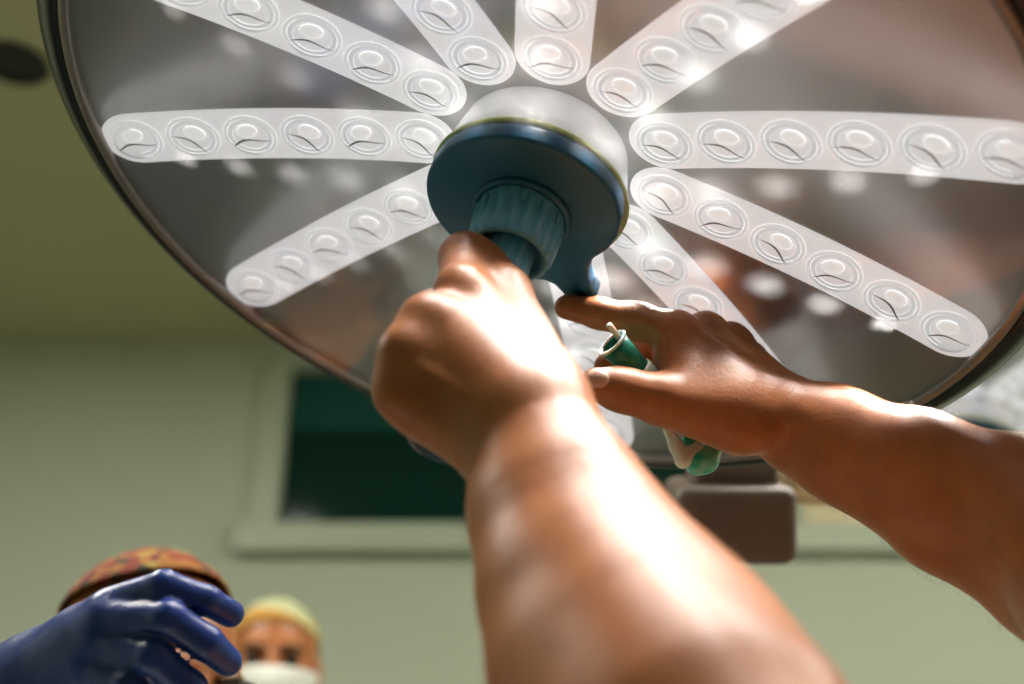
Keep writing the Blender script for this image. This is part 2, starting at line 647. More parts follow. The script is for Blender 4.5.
def strip_mesh():
    bm = bmesh.new()
    xa, xb = R0, R0 + 5 * PITCH_L
    cols = []
    xs = []
    for i in range(11):
        xs.append((xa - HW * math.cos(i / 10 * math.pi / 2), HW * math.sin(i / 10 * math.pi / 2)))
    for i in range(1, 24):
        xs.append((xa + (xb - xa) * i / 24, HW))
    for i in range(11):
        xs.append((xb + HW * math.sin(i / 10 * math.pi / 2), HW * math.cos(i / 10 * math.pi / 2)))
    cx = (xa + xb) / 2

    def outline(ins, z):
        up, dn = [], []
        for x, w in xs:
            sx = x - ins * (1 if x > xb else -1 if x < xa else 0)
            ww = max(w - ins, 0.0004)
            zz = KB * x * x + z
            up.append(bm.verts.new((sx, ww, zz)))
            dn.append(bm.verts.new((sx, -ww, zz)))
        return up, dn
    L = [outline(0, -0.0024), outline(0, -0.0014), outline(0.0008, -0.0004), outline(0.0025, 0.0)]
    for (u0, d0), (u1, d1) in zip(L, L[1:]):
        for i in range(len(xs) - 1):
            bm.faces.new((u0[i], u0[i + 1], u1[i + 1], u1[i]))
            bm.faces.new((d0[i], d1[i], d1[i + 1], d0[i + 1]))
        bm.faces.new((u0[0], u1[0], d1[0], d0[0]))
        bm.faces.new((u0[-1], d0[-1], d1[-1], u1[-1]))
    u, dn = L[-1]
    for i in range(len(xs) - 1):
        bm.faces.new((u[i], u[i + 1], dn[i + 1], dn[i]))
    me = bpy.data.meshes.new('light_strip')
    bmesh.ops.recalc_face_normals(bm, faces=bm.faces)
    bm.to_mesh(me)
    bm.free()
    me.materials.append(M['strip'])
    me.polygons.foreach_set('use_smooth', [True] * len(me.polygons))
    return me


def lens_mesh(edge):
    """ring + clear dome over an emitter and a bent ribbon standing in for a reflection"""
    bm = bmesh.new()
    R = 0.0168
    lathe_bm([(R + 0.0014, 0.0001), (R + 0.0010, 0.0011), (R, 0.0015), (R - 0.0010, 0.0011), (R - 0.0014, 0.0002)], 36, bm=bm)
    f0 = len(bm.faces)
    _, rg = lathe_bm([((R - 0.0016) * math.cos(a), 0.0004 + 0.0080 * math.sin(a)) for a in [i / 7 * math.pi / 2 * 0.97 for i in range(8)]], 36, bm=bm)
    cap(bm, rg[-1])
    f1 = len(bm.faces)
    # bent ribbon, coloured as the reflection seen inside the dome
    prev = None
    for i in range(17):
        t = i / 16 * 2 - 1
        c = Vector((0.0132 * t, 0.0008 + 0.0028 * math.cos(2.6 * t + 0.35) - 0.0016 * t - 0.0022, 0.0032 + 0.002 * math.cos(1.3 * t)))
        w = 0.0011 * (1 - 0.6 * t * t) + 0.0001
        cur = [bm.verts.new(c + Vector((0, w, 0.0004))), bm.verts.new(c - Vector((0, w, 0.0004)))]
        if prev:
            bm.faces.new((prev[0], cur[0], cur[1], prev[1]))
        prev = cur
    f2 = len(bm.faces)
    _, rg = lathe_bm([(0.0056, 0.0003), (0.0046, 0.0016), (0.003, 0.0022)], 24, bm=bm)
    cap(bm, rg[-1])
    bm.faces.ensure_lookup_table()
    for v in {v for f in bm.faces[f2:] for v in f.verts}:
        v.co.y += 0.0045
        v.co.x *= 1.3
    f3 = len(bm.faces)
    _, rg = lathe_bm([(0.0150, 0.00015), (0.0126, 0.0006), (0.0120, 0.00015)], 30, bm=bm)
    bm.faces.ensure_lookup_table()
    for i, f in enumerate(bm.faces):
        f.smooth = True
        f.material_index = 0 if i < f0 else 1 if i < f1 else 2 if i < f2 else 3 if i < f3 else 0
    me = bpy.data.meshes.new('lens')
    bm.to_mesh(me)
    bm.free()
    for k in ('ring', 'lens', edge, 'led'):
        me.materials.append(M[k])
    return me


SM, LM, LMB = strip_mesh(), lens_mesh('refl_dark'), lens_mesh('refl_brown')
for s in range(NS):
    a = -(PH0 + s * 2 * math.pi / NS)
    st = link('light_strip', SM, lamp, (), False)
    st.rotation_euler = (0, 0, a)
    for i in range(6):
        r = R0 + i * PITCH_L
        ln = link('lens', LMB if (s in (4, 5, 8, 9, 10) and i != 3) else LM, st, (), False)
        tilt = math.atan(2 * KB * r)
        ln.location = (r, 0, KB * r * r + 0.0001)
        ln.rotation_euler = (Matrix.Rotation(-tilt, 3, 'Y') @ Matrix.Rotation(-a + 0.45 * math.sin(5 * s + 3 * i), 3, 'Z')).to_euler()
        # the LED's own light, thrown toward the lamp's axis
        li = bpy.data.lights.new('led_light', 'SPOT')
        li.energy = LED_POWER * STRIP_SHARE[s]
        li.color = (1.0, 0.965, 0.92)
        li.spot_size = math.radians(56)
        li.spot_blend = 0.9
        li.shadow_soft_size = 0.009
        lo = bpy.data.objects.new('led_light', li)
        COL.objects.link(lo)
        lo.parent = st
        lo.location = (r - 0.013 * math.sin(tilt), 0, KB * r * r + 0.013)
        lo.rotation_euler = (math.pi, 0, 0)
        lo.rotation_euler = (Vector((-math.sin(tilt * 0.3), 0, math.cos(tilt * 0.3))).to_track_quat('-Z', 'Y')).to_euler()

# hub, gasket, flange with press tab
bm, rg = lathe_bm([(0.050, -0.006), (0.0545, 0.0), (0.057, 0.012), (0.0590, 0.024), (0.0598, 0.0336), (0.055, 0.0340)], 96)
cap(bm, rg[0])
cap(bm, rg[-1])
from_bm('hub', bm, lamp, (M['hub'],))
bm, rg = lathe_bm([(0.055, 0.0342), (0.0618, 0.0342), (0.0632, 0.0362), (0.0627, 0.0386), (0.055, 0.0386)], 96, close=True)
from_bm('gasket_ring', bm, lamp, (M['green'],))

# flange outline: a circle that runs out into a tab
FR = 0.0625
tab_px = [(621, 222), (617, 238), (607, 251), (594, 259), (588, 268), (588.5, 280), (592, 290), (597, 296),
          (590, 299), (578, 299.5), (567, 299), (561, 292), (554, 285), (545, 281), (533, 280)]
tab = [lamp_plane(px, py, 0.0515) for px, py in tab_px]
ang = [math.atan2(p.y, p.x) for p in tab]
a0, a1 = ang[0], ang[-1]
outl = [Vector((p.x, p.y)) for p in tab]
span = (a0 - a1) % (2 * math.pi)
rest = 2 * math.pi - span if span < math.pi else span
sgn = -1 if span < math.pi else 1
for i in range(1, 90):
    a = a1 + (-rest if span < math.pi else rest) * i / 90
    ra = outl[len(tab) - 1].length + (FR - outl[len(tab) - 1].length) * min(1, i / 6)
    if i > 84:
        ra = FR + (outl[0].length - FR) * (i - 84) / 6
    outl.append(Vector((ra * math.cos(a), ra * math.sin(a))))
cen = Vector((0, 0))
bm = bmesh.new()


def inset_ring(ins, z):
    n = len(outl)
    vs = []
    for i, p in enumerate(outl):
        t = (outl[(i + 1) % n] - outl[i - 1]).normalized()
        nn = Vector((t.y, -t.x))
        if nn.dot(p) < 0 and not (2 < i < len(tab) - 3):
            nn = -nn
        elif 2 < i < len(tab) - 3:
            # keep the same side as the travel direction of the outline
            nn = nn if OUT_SIGN > 0 else -nn
        q = p - nn * ins
        vs.append(bm.verts.new((q.x, q.y, z)))
    return vs


area = sum(outl[i - 1].x * outl[i].y - outl[i].x * outl[i - 1].y for i in range(len(outl)))
OUT_SIGN = 1 if area > 0 else -1
rings = [inset_ring(0.002, 0.0388), inset_ring(0.0004, 0.0394), inset_ring(0.0, 0.042), inset_ring(0.0, 0.0495), inset_ring(0.0006, 0.0511), inset_ring(0.0020, 0.0519)]
n = len(outl)
for A, B in zip(rings, rings[1:]):
    for i in range(n):
        j = (i + 1) % n
        bm.faces.new((A[i], A[j], B[j], B[i]))
f_top = bm.faces.new(rings[-1])
f_bot = bm.faces.new(rings[0])
from_bm('handle_flange', bm, lamp, (M['blue'],))
# small blue-green switch parts seen in the notch beside the tab
q = lamp_plane(591, 281, 0.044)
bm = box_bm(0.007, 0.009, 0.006, 0.0015, 2, center=(q.x, q.y, 0.043))
from_bm('switch_button', bm, lamp, (mat('bright blue button', lin(60, 150, 190), 0.3),))

# ribbed grip
ridge = [(0.029, 0.0518), (0.0305, 0.0528), (0.0312, 0.0545), (0.0302, 0.0562), (0.0285, 0.0567), (0.0270, 0.0558), (0.0266, 0.0530)]
bm, rg = lathe_bm(ridge, 72)
from_bm('collar_ring', bm, lamp, (M['blue'],))


def rib24(i, a, r):
    return r * (1 + 0.055 * math.cos(20 * a)) if 2 <= i <= 6 else r


bm, rg = lathe_bm([(0.0272, 0.0520), (0.0272, 0.058), (0.0270, 0.060), (0.0268, 0.066), (0.0263, 0.074), (0.0258, 0.081), (0.0254, 0.0845), (0.0246, 0.0872),
                   (0.0228, 0.0880), (0.0205, 0.0868), (0.0200, 0.083), (0.018, 0.080)], 156, rib=rib24)
cap(bm, rg[0])
cap(bm, rg[-1])
grip = from_bm('grip_cup', bm, lamp, (M['grip'],))
for k in range(13):
    a = 2 * math.pi * k / 13
    bm = box_bm(0.0022, 0.0028, 0.0065, 0.0009, 2)
    o = from_bm('key', bm, grip, (M['grip'],))
    o.location = (0.0272 * math.cos(a), 0.0272 * math.sin(a), 0.0625)
    o.rotation_euler = (0, 0, a)


def rib14(i, a, r):
    return r * (1 + 0.06 * math.cos(14 * a)) if 1 <= i <= 9 else r


bm, rg = lathe_bm([(0.0145, 0.079)] + [(0.0145 + 0.0002 * i, 0.082 + 0.0125 * i) for i in range(10)] + [(0.0165, 0.2), (0.0168, 0.206)], 108, rib=rib14)
cap(bm, rg[0])
cap(bm, rg[-1])
from_bm('handle', bm, lamp, (M['grip'],))
bm, rg = lathe_bm([(0.0168, 0.2062), (0.0198, 0.208), (0.0205, 0.214), (0.0195, 0.222), (0.012, 0.226)], 48)
cap(bm, rg[0])
cap(bm, rg[-1])
from_bm('handle_end', bm, lamp, (M['navy'],))

# suspension: joint housing at the far edge, tube to the ceiling
hc = W(733, 517, 1.075)
li_ = LAMP_I
rot = LAMP_I.to_3x3()


def lamp_part(name, bm, mats, smooth=True):
    """mesh given in room coordinates, stored under the lamp"""
    bmesh.ops.transform(bm, matrix=LAMP_I, verts=bm.verts)
    return from_bm(name, bm, lamp, mats, smooth)


CAMR = Matrix((RIGHT, -UP, FWD)).transposed()      # camera axes -> room


def cam_box(px, py, d, wpx, hpx, depth, bev):
    bm = box_bm(wpx / FPX * d, hpx / FPX * d, depth, bev, 3)
    bmesh.ops.transform(bm, matrix=Matrix.Translation(W(px, py, d)) @ CAMR.to_4x4(), verts=bm.verts)
    return bm


lamp_part('joint_housing', cam_box(728, 519, 1.10, 118, 76, 0.10, 0.012), (M['brown'],))
lamp_part('joint_neck', cam_box(732, 470, 1.105, 84, 40, 0.06, 0.010), (M['brown'],))
pts = [W(780, 486, 1.12), W(830, 490, 1.17), W(880, 494, 1.24), W(905, 480, 1.30), W(905, 440, 1.33)]
top = Vector((pts[-1].x, pts[-1].y, CEIL - 0.05))
lamp_part('suspension_tube', tube_bm(spline(pts, 6) + [pts[-1].lerp(top, 0.3), top], 0.0165, 20), (M['beige'],))
bm, rg = lathe_bm([(0.02, 0), (0.11, 0.0), (0.11, 0.012), (0.07, 0.048), (0.02, 0.049)], 48, close=False)
cap(bm, rg[0])
cap(bm, rg[-1])
bmesh.ops.translate(bm, vec=Vector((top.x, top.y, CEIL - 0.0505)), verts=bm.verts)
lamp_part('ceiling_plate', bm, (M['shell'],))

# ------------------------------------------------------------------ second lamp, a copy further back
l2 = lamp.copy()
COL.objects.link(l2)
l2['label'] = 'surgical lamp further back, half hidden behind the raised right forearm'
p2 = W(978, 416, 1.75)
l2.matrix_world = Matrix.Translation(p2) @ Matrix.Rotation(0.12, 4, 'X') @ LAMP_M.to_3x3().to_4x4()
for ch in list(lamp.children):
    if ch.type != 'MESH' or ch.name.split('.')[0] in ('suspension_tube', 'ceiling_plate', 'joint_housing', 'joint_neck'):
        continue
    c = ch.copy()
    COL.objects.link(c)
    c.parent = l2
    for g in ch.children:
        if g.type != 'MESH':
            continue
        d_ = g.copy()
        COL.objects.link(d_)
        d_.parent = c
I2 = l2.matrix_world.inverted()
b0 = p2 - zx * 0.08
top2 = Vector((b0.x, b0.y, CEIL - 0.001))
bm = tube_bm([b0, b0.lerp(top2, 0.5), top2], 0.022, 20)
bmesh.ops.transform(bm, matrix=I2, verts=bm.verts)
from_bm('suspension_tube', bm, l2, (M['beige'],))

# ------------------------------------------------------------------ person at the lamp
def arm_left():
    """left arm: fist closed round the lamp handle"""
    B = Body((-0.10, -0.09, 0.08), (0.36, 0.30, 0.74), 0.0019)
    # forearm, wrist to elbow and on to the shoulder
    ax = [J(535, 440, .576), J(565, 516, .545), J(595, 590, .510), J(640, 665, .475), J(690, 745, .440), J(770, 850, .400)]
    B.chain(ax, [.0265, .033, .040, .046, .050, .046], 0.02)
    # its two long sides
    B.chain([J(519, 459, .580), J(539, 518, .550), J(557, 594, .515), J(576, 676, .480), J(615, 775, .440)], [.0245, .0262, .0280, .0300, .034], 0.02)
    B.chain([J(547, 428, .582), J(582, 508, .547), J(618, 556, .525), J(664, 603, .500), J(708, 648, .480), J(770, 730, .440)],
            [.0235, .0250, .0260, .0265, .0270, .030], 0.02)
    sh = np.array([.27, .18, .13])
    B.chain([ax[-1], ax[-1] * .5 + sh * .5, sh], [.046, .050, .058], 0.02)
    # metacarpals
    mc = [((546, 402, .590), (464, 294, .640), .0190, .0135),
          ((534, 418, .583), (432, 326, .622), .0190, .0138),
          ((520, 432, .580), (412, 358, .607), .0185, .0135),
          ((508, 446, .580), (407, 394, .600), .0175, .0130)]
    for a, b, ra, rb in mc:
        B.cone(J(*a), J(*b), ra, rb, 0.014)
    # body of the hand under the skin of the back
    B.cone(J(512, 402, .583), J(452, 338, .614), .0190, .0160, 0.016)
    # knuckle heads
    for p, r in (((460, 290, .636), .0100), ((424, 320, .612), .0118), ((403, 352, .598), .0118), ((398, 392, .594), .0112)):
        B.cone(J(*p), J(p[0] + 6, p[1] + 4, p[2] + .004), r, r, 0.014)
    # thumb side of the hand
    B.cone(J(543, 392, .600), J(503, 294, .658), .0210, .0150, 0.012)
    B.cone(J(503, 294, .658), J(486, 265, .685), .0150, .0130, 0.008)
    # thumb runs behind the handle
    B.chain([J(528, 345, .645), J(516, 312, .690), J(496, 306, .722), J(470, 312, .726)], [.016, .0128, .0115, .010], 0.006)
    # heel of the hand under the little finger
    B.cone(J(508, 444, .590), J(428, 414, .608), .0215, .0150, 0.012)
    # fingers wrapped round the handle
    B.chain([J(462, 290, .645), J(466, 259, .682), J(484, 262, .712), J(506, 288, .716)], [.0140, .0150, .0125, .0100], 0.006)
    B.chain([J(432, 326, .622), J(432, 312, .668), J(462, 320, .704), J(490, 338, .700)], [.0132, .0125, .0112, .0095], 0.004)
    B.chain([J(412, 360, .607), J(414, 352, .652), J(446, 362, .688), J(474, 378, .682)], [.0130, .0120, .0108, .0092], 0.004)
    B.chain([J(407, 394, .600), J(410, 388, .636), J(434, 396, .668), J(460, 410, .664)], [.0122, .0110, .0098, .0085], 0.004)
    # tendons fan over the back of the hand
    for a, b in (((530, 395, .567), (464, 300, .624)), ((518, 408, .562), (430, 330, .606)), ((508, 424, .561), (408, 360, .592))):
        B.cone(J(*a), J(*b), .0010, .0014, 0.006)
    return B.mesh()


def arm_right():
    """right arm: forefinger on the switch tab, thumb and palm round a teal connector"""
    B = Body((0.02, -0.06, 0.30), (0.58, 0.24, 0.88), 0.0019)
    el = np.array([.304, .127, .58])
    ax = [J(790, 424, .748), J(840, 446, .725), J(890, 470, .705), J(940, 496, .685), J(1036, 540, .645), el]
    B.chain(ax, [.0215, .0235, .0265, .0295, .0340, .0440], 0.016)
    B.chain([J(796, 411, .752), J(840, 423, .730), J(920, 451, .690), J(1026, 484, .650), el - [0, .012, 0]], [.0175, .0192, .0215, .0245, .034], 0.016)
    B.chain([J(792, 444, .745), J(838, 463, .725), J(941, 528, .690), J(1048, 596, .645), el + [0, .012, 0]], [.0175, .0195, .0222, .0240, .034], 0.016)
    B.cone(J(770, 410, .742), J(822, 432, .736), .0205, .0215, 0.016)
    sh = np.array([.50, .12, .36])
    B.chain([el, el * .5 + sh * .5, sh], [.045, .050, .058], 0.02)
    # metacarpals
    mc = [((768, 410, .738), (678, 333, .760), .0180, .0128),
          ((778, 402, .750), (706, 333, .778), .0175, .0128),
          ((784, 404, .760), (730, 343, .792), .0170, .0125),
          ((786, 410, .766), (749, 359, .804), .0165, .0120)]
    for a, b, ra, rb in mc:
        B.cone(J(*a), J(*b), ra, rb, 0.010)
    for p in ((676, 330, .757), (705, 330, .775), (730, 340, .790)):
        B.cone(J(*p), J(p[0] + 5, p[1] + 3, p[2]), .0118, .0118, 0.006)
    # web between forefinger and thumb
    B.cone(J(676, 360, .752), J(742, 402, .742), .0150, .0225, 0.012)
    B.cone(J(690, 385, .738), J(744, 412, .738), .0170, .0225, 0.012)
    # ball of the thumb
    B.cone(J(738, 419, .732), J(660, 399, .726), .0222, .0160, 0.010)
    B.chain([J(660, 399, .726), J(622, 390, .722), J(596, 384, .716)], [.0158, .0130, .0102], 0.005)
    B.cone(J(632, 392, .722), J(615, 388, .720), .0133, .0126, 0.004)
    # forefinger
    B.chain([J(678, 333, .760), J(634, 321, .768), J(599, 313, .772), J(567, 307, .775)], [.0132, .0116, .0102, .0084], 0.005)
    B.cone(J(640, 322, .767), J(630, 320, .768), .0122, .0119, 0.004)
    # the other fingers curl behind the palm
    B.chain([J(706, 333, .778), J(650, 346, .815), J(622, 366, .805), J(607, 366, .79)], [.0128, .0115, .0105, .0088], 0.004)
    B.chain([J(730, 343, .792), J(680, 365, .830), J(648, 392, .812), J(640, 398, .79)], [.0125, .0112, .0100, .0085], 0.004)
    B.chain([J(749, 359, .804), J(710, 388, .832), J(680, 410, .812), J(668, 412, .79)], [.0118, .0102, .0092, .0080], 0.004)
    B.cone(J(730, 390, .775), J(700, 380, .785), .026, .020, 0.012)
    # tendons
    for a, b in (((760, 385, .735), (690, 322, .750)), ((772, 384, .744), (716, 322, .768))):
        B.cone(J(*a), J(*b), .0022, .0028, 0.006)
    # nail bed dent is left to the nail itself
    return B.mesh()


def w2c(*p):
    return world_to_cam(p)


SHL = np.array(c2w(.27, .18, .13))
SHR = np.array(c2w(.50, .12, .36))
MID = (SHL + SHR) / 2
AX_R = (SHR - SHL) / np.linalg.norm(SHR - SHL)          # to the person's right
AX_F = np.array([-AX_R[1], AX_R[0], 0.0])
AX_F /= np.linalg.norm(AX_F)


def head_axes(yaw, pitch=0.0):
    """rows: right, forward, up of a head that faces (sin yaw, -cos yaw) before pitch"""
    f = Vector((math.sin(yaw), -math.cos(yaw), 0))
    r = Vector((0, 0, 1)).cross(f) * -1
    u = Vector((0, 0, 1))
    q = Quaternion(r, pitch)
    return [np.array(q @ v) for v in (r, f, u)]


def head_body(c, axes, vox=0.0035):
    """a head with brow, nose, lips, chin, ears and neck; c is the middle of the skull"""
    r, f, u = axes
    c = np.array(c, float)

    def P(x, y, z):
        return c + r * x + f * y + u * z
    B = Body(c - 0.26, c + 0.2, vox)
    R = np.array([r, f, u])
    B.ell(P(0, -0.012, 0.035), (0.075, 0.095, 0.083), 0.01, R)
    B.ell(P(0, 0.022, -0.035), (0.062, 0.066, 0.082), 0.03, R)
    B.ell(P(0, 0.062, -0.098), (0.030, 0.026, 0.024), 0.025, R)
    B.cone(P(-0.035, 0.078, 0.028), P(0.035, 0.078, 0.028), 0.010, 0.010, 0.014)
    B.cone(P(0, 0.088, 0.012), P(0, 0.108, -0.030), 0.008, 0.0135, 0.010)
    for s in (-1, 1):
        B.ell(P(s * 0.013, 0.099, -0.034), (0.009, 0.010, 0.008), 0.006, R)
        B.ell(P(s * 0.032, 0.094, 0.004), (0.017, 0.014, 0.012), 0.010, R, op='sub')
        B.ell(P(s * 0.076, -0.008, -0.008), (0.008, 0.020, 0.032), 0.006, R)
        B.ell(P(s * 0.045, 0.060, -0.035), (0.020, 0.020, 0.020), 0.02, R)
    B.cone(P(-0.020, 0.086, -0.066), P(0.020, 0.086, -0.066), 0.008, 0.008, 0.006)
    B.cone(P(0, -0.02, -0.06), P(0, -0.045, -0.2), 0.056, 0.060, 0.02)
    return B.mesh()


pv = [arm_left(), arm_right()]
pv = [(cam_to_world(v), q) for v, q in pv]
ARM_V = [v for v, q in pv]
ARM_Q = [q for v, q in pv]
# trunk, legs, head of the same person: out of the picture to the lower right
hd = MID + np.array([0, 0, 0.22]) + AX_F * 0.05
pel = MID + np.array([0, 0, -0.50]) - AX_F * 0.03
H_AX = [AX_R, AX_F, np.array([0, 0, 1.0])]
T = Body(MID - np.array([0.5, 0.5, 1.35]), MID + np.array([0.5, 0.5, 0.12]), 0.009)
T.cone(SHL, SHR, 0.062, 0.062, 0.03)
T.cone(MID - AX_R * .08 - [0, 0, .10], pel + [0, 0, .12] - AX_R * .06, 0.098, 0.092, 0.05)
T.cone(MID + AX_R * .08 - [0, 0, .10], pel + [0, 0, .12] + AX_R * .06, 0.098, 0.092, 0.05)
T.cone(pel - AX_R * .07, pel + AX_R * .07, 0.105, 0.105, 0.04)
T.cone(MID, MID + [0, 0, .12], 0.06, 0.055, 0.03)
for s in (-1, 1):
    hip = pel + AX_R * 0.09 * s
    kn = np.array([hip[0], hip[1], 0.42]) + AX_F * 0.04
    an = np.array([kn[0], kn[1], 0.09]) - AX_F * 0.05
    T.chain([hip, kn, an], [0.085, 0.058, 0.042], 0.03)
    T.cone(an - [0, 0, .05], an - [0, 0, .055] + AX_F * .16, 0.034, 0.030, 0.02)
pv.append(T.mesh())
pv.append(head_body(hd, H_AX, 0.004))
pme = mesh_np('person', *merge(pv))
person = link('person', pme, None, (M['skin'],))
tag(person, 'bare-armed person gripping the lamp handle and pressing its switch with a forefinger', 'person')

# clothes: scrub top and trousers (slightly larger than the body underneath)
S = Body(MID - np.array([0.55, 0.55, 0.70]), MID + np.array([0.55, 0.55, 0.14]), 0.009)
S.cone(SHL, SHR, 0.075, 0.075, 0.03)
S.cone(MID - AX_R * .08 - [0, 0, .10], pel + [0, 0, .05] - AX_R * .07, 0.113, 0.115, 0.05)
S.cone(MID + AX_R * .08 - [0, 0, .10], pel + [0, 0, .05] + AX_R * .07, 0.113, 0.115, 0.05)
EL = np.array(c2w(*J(770, 850, .400)))
ER = np.array(c2w(.304, .127, .58))
S.cone(SHL, SHL * .5 + EL * .5, 0.078, 0.068, 0.02)
S.cone(SHR, SHR * .5 + ER * .5, 0.078, 0.068, 0.02)
S.cone(MID + [0, 0, .06], MID + [0, 0, .2], 0.06, 0.075, 0.01, op='sub')
link('scrub_top', mesh_np('scrub_top', *S.mesh()), person, (M['scrub'],))
Tr = Body(np.array([pel[0] - .4, pel[1] - .4, 0.0]), pel + np.array([.4, .4, .2]), 0.010)
Tr.cone(pel - AX_R * .07, pel + AX_R * .07, 0.118, 0.118, 0.04)
for s in (-1, 1):
    hip = pel + AX_R * 0.09 * s
    kn = np.array([hip[0], hip[1], 0.42]) + AX_F * 0.04
    an = np.array([kn[0], kn[1], 0.14]) - AX_F * 0.05
    Tr.chain([hip, kn, an], [0.100, 0.075, 0.066], 0.03)
link('trousers', mesh_np('trousers', *Tr.mesh()), person, (M['scrub'],))
for s in (-1, 1):
    kn = np.array([(pel + AX_R * 0.09 * s)[0], (pel + AX_R * 0.09 * s)[1], 0.42]) + AX_F * 0.04
    an = np.array([kn[0], kn[1], 0.09]) - AX_F * 0.05
    K = Body(an - 0.25, an + np.array([.25, .25, .1]), 0.006)
    K.cone([an[0], an[1], .045], np.array([an[0], an[1], .042]) + AX_F * .165, 0.042, 0.040, 0.02)
    v, q = K.mesh()
    v[:, 2] = np.maximum(v[:, 2], 0.001)
    link('shoe', mesh_np('shoe', v, q), person, (M['shoe'],))


def skull_cap(name, c, axes, m, parent, tilt=0.0, grow=0.006, low=0.0):
    """cloth cap over the top and back of a head"""
    r, f, u = axes
    c = np.array(c)
    bm = bmesh.new()
    nu, nv = 40, 14
    rows = []
    for j in range(nv + 1):
        row = []
        for i in range(nu):
            a = 2 * math.pi * i / nu
            # the hem is lower at the back of the head
            lim = math.radians(92 + 48 * (0.5 - 0.5 * math.cos(a)) + low)
            th = max(1e-3, lim * j / nv)
            w = 1 + 0.012 * math.sin(7 * a + 3 * j) * (j / nv)
            x = (0.075 + grow) * math.sin(th) * math.sin(a) * w
            y = -0.012 + (0.095 + grow) * math.sin(th) * math.cos(a) * w
            z = 0.035 + (0.083 + grow * 1.6) * math.cos(th)
            row.append(bm.verts.new(Vector(c + r * x + f * y + u * z)))
        rows.append(row)
    for A, Bq in zip(rows, rows[1:]):
        for i in range(nu):
            k = (i + 1) % nu
            bm.faces.new((A[i], A[k], Bq[k], Bq[i]))
    bmesh.ops.remove_doubles(bm, verts=bm.verts, dist=2e-4)
    bmesh.ops.recalc_face_normals(bm, faces=bm.faces)
    bmesh.ops.solidify(bm, geom=bm.faces[:], thickness=0.0015)
    return from_bm(name, bm, parent, (m,))


def face_mask(c, axes, parent):
    r, f, u = axes
    c = np.array(c)
    bm = bmesh.new()
    rows = []
    for j in range(9):
        z = -0.012 - 0.105 * j / 8
        row = []
        for i in range(15):
            a = math.radians(-78 + 156 * i / 14)
            w = 0.078 - 0.012 * (j / 8) ** 2
            dpt = 0.088 + 0.030 * math.exp(-((j - 3) / 2.6) ** 2) * max(0, math.cos(a)) ** 2 - 0.012 * (j / 8) ** 3
            x = w * math.sin(a)
            y = 0.020 + dpt * math.cos(a) + 0.003 * math.cos(j * math.pi)
            row.append(bm.verts.new(Vector(c + r * x + f * y + u * z)))
        rows.append(row)
    for A, Bq in zip(rows, rows[1:]):
        for i in range(14):
            bm.faces.new((A[i], A[i + 1], Bq[i + 1], Bq[i]))
    bmesh.ops.recalc_face_normals(bm, faces=bm.faces)
    bmesh.ops.solidify(bm, geom=bm.faces[:], thickness=0.0012)
    return from_bm('face_mask', bm, parent, (M['mask'],))


def eyes(c, axes, parent):
    r, f, u = axes
    c = np.array(c)
    for s in (-1, 1):
        bm = bmesh.new()
        bmesh.ops.create_icosphere(bm, subdivisions=2, radius=0.0115)
        from_bm('eye', bm, parent, (M['eye'],), loc=Vector(c + r * 0.032 * s + f * 0.0775 + u * 0.004))
        pts = [Vector(c + r * s * x + f * y + u * z) for x, y, z in ((0.014, 0.093, 0.020), (0.032, 0.092, 0.026), (0.052, 0.078, 0.020))]
        from_bm('eyebrow', tube_bm(spline(pts, 4), 0.0036, 8), parent, (M['hair'],))


skull_cap('skull_cap', hd, H_AX, M['gown'], person)
face_mask(hd, H_AX, person)
eyes(hd, H_AX, person)

# thumb nail and forefinger nail
def nail(name, c, nrm, along, L, Wd, parent):
    nrm = Vector(nrm @ RMAT).normalized()
    al = Vector(np.array(along) @ RMAT)
    al = (al - nrm * al.dot(nrm)).normalized()
    sd = nrm.cross(al)
    bm = bmesh.new()
    rows = []
    for i in range(7):
        row = []
        for j in range(7):
            s, t = i / 6 * 2 - 1, j / 6 * 2 - 1
            w = Wd * max(0.12, 1 - abs(s) ** 3) ** 0.5
            p = Vector(c2w(*c)) + al * L * s + sd * w * t - nrm * (0.0024 * t * t + 0.0010 * s * s)
            row.append(bm.verts.new(p))
        rows.append(row)
    for A, Bq in zip(rows, rows[1:]):
        for j in range(6):
            bm.faces.new((A[j], A[j + 1], Bq[j + 1], Bq[j]))
    bmesh.ops.recalc_face_normals(bm, faces=bm.faces)
    bmesh.ops.solidify(bm, geom=bm.faces[:], thickness=0.0008)
    return from_bm(name, bm, parent, (M['nail'],))


nail('nail', J(598, 384.5, .7165) + 0.0119 * np.array([-.12, -.42, -.90]), np.array([-.12, -.42, -.90]), J(596, 384, .716) - J(622, 390, .722), .0072, .0062, person)

# ------------------------------------------------------------------ teal connector held in the right hand
q0, q1 = W(612, 343, .735), W(640, 372, .742)
conn = empty('tube_connector', q1, 'small teal funnel connector with a clear tube, held in the right hand', 'connector')
ax = (q0 - q1).normalized()
CM = Matrix.Translation(q1) @ ax.to_track_quat('Z', 'Y').to_matrix().to_4x4()
CI = Matrix.Translation(-q1)
Lc = (q0 - q1).length


def conn_part(name, prof, m, seg=40, close=True):
    bm, rg = lathe_bm(prof, seg, close=close)
    bmesh.ops.transform(bm, matrix=CI @ CM, verts=bm.verts)
    return from_bm(name, bm, conn, (m,))


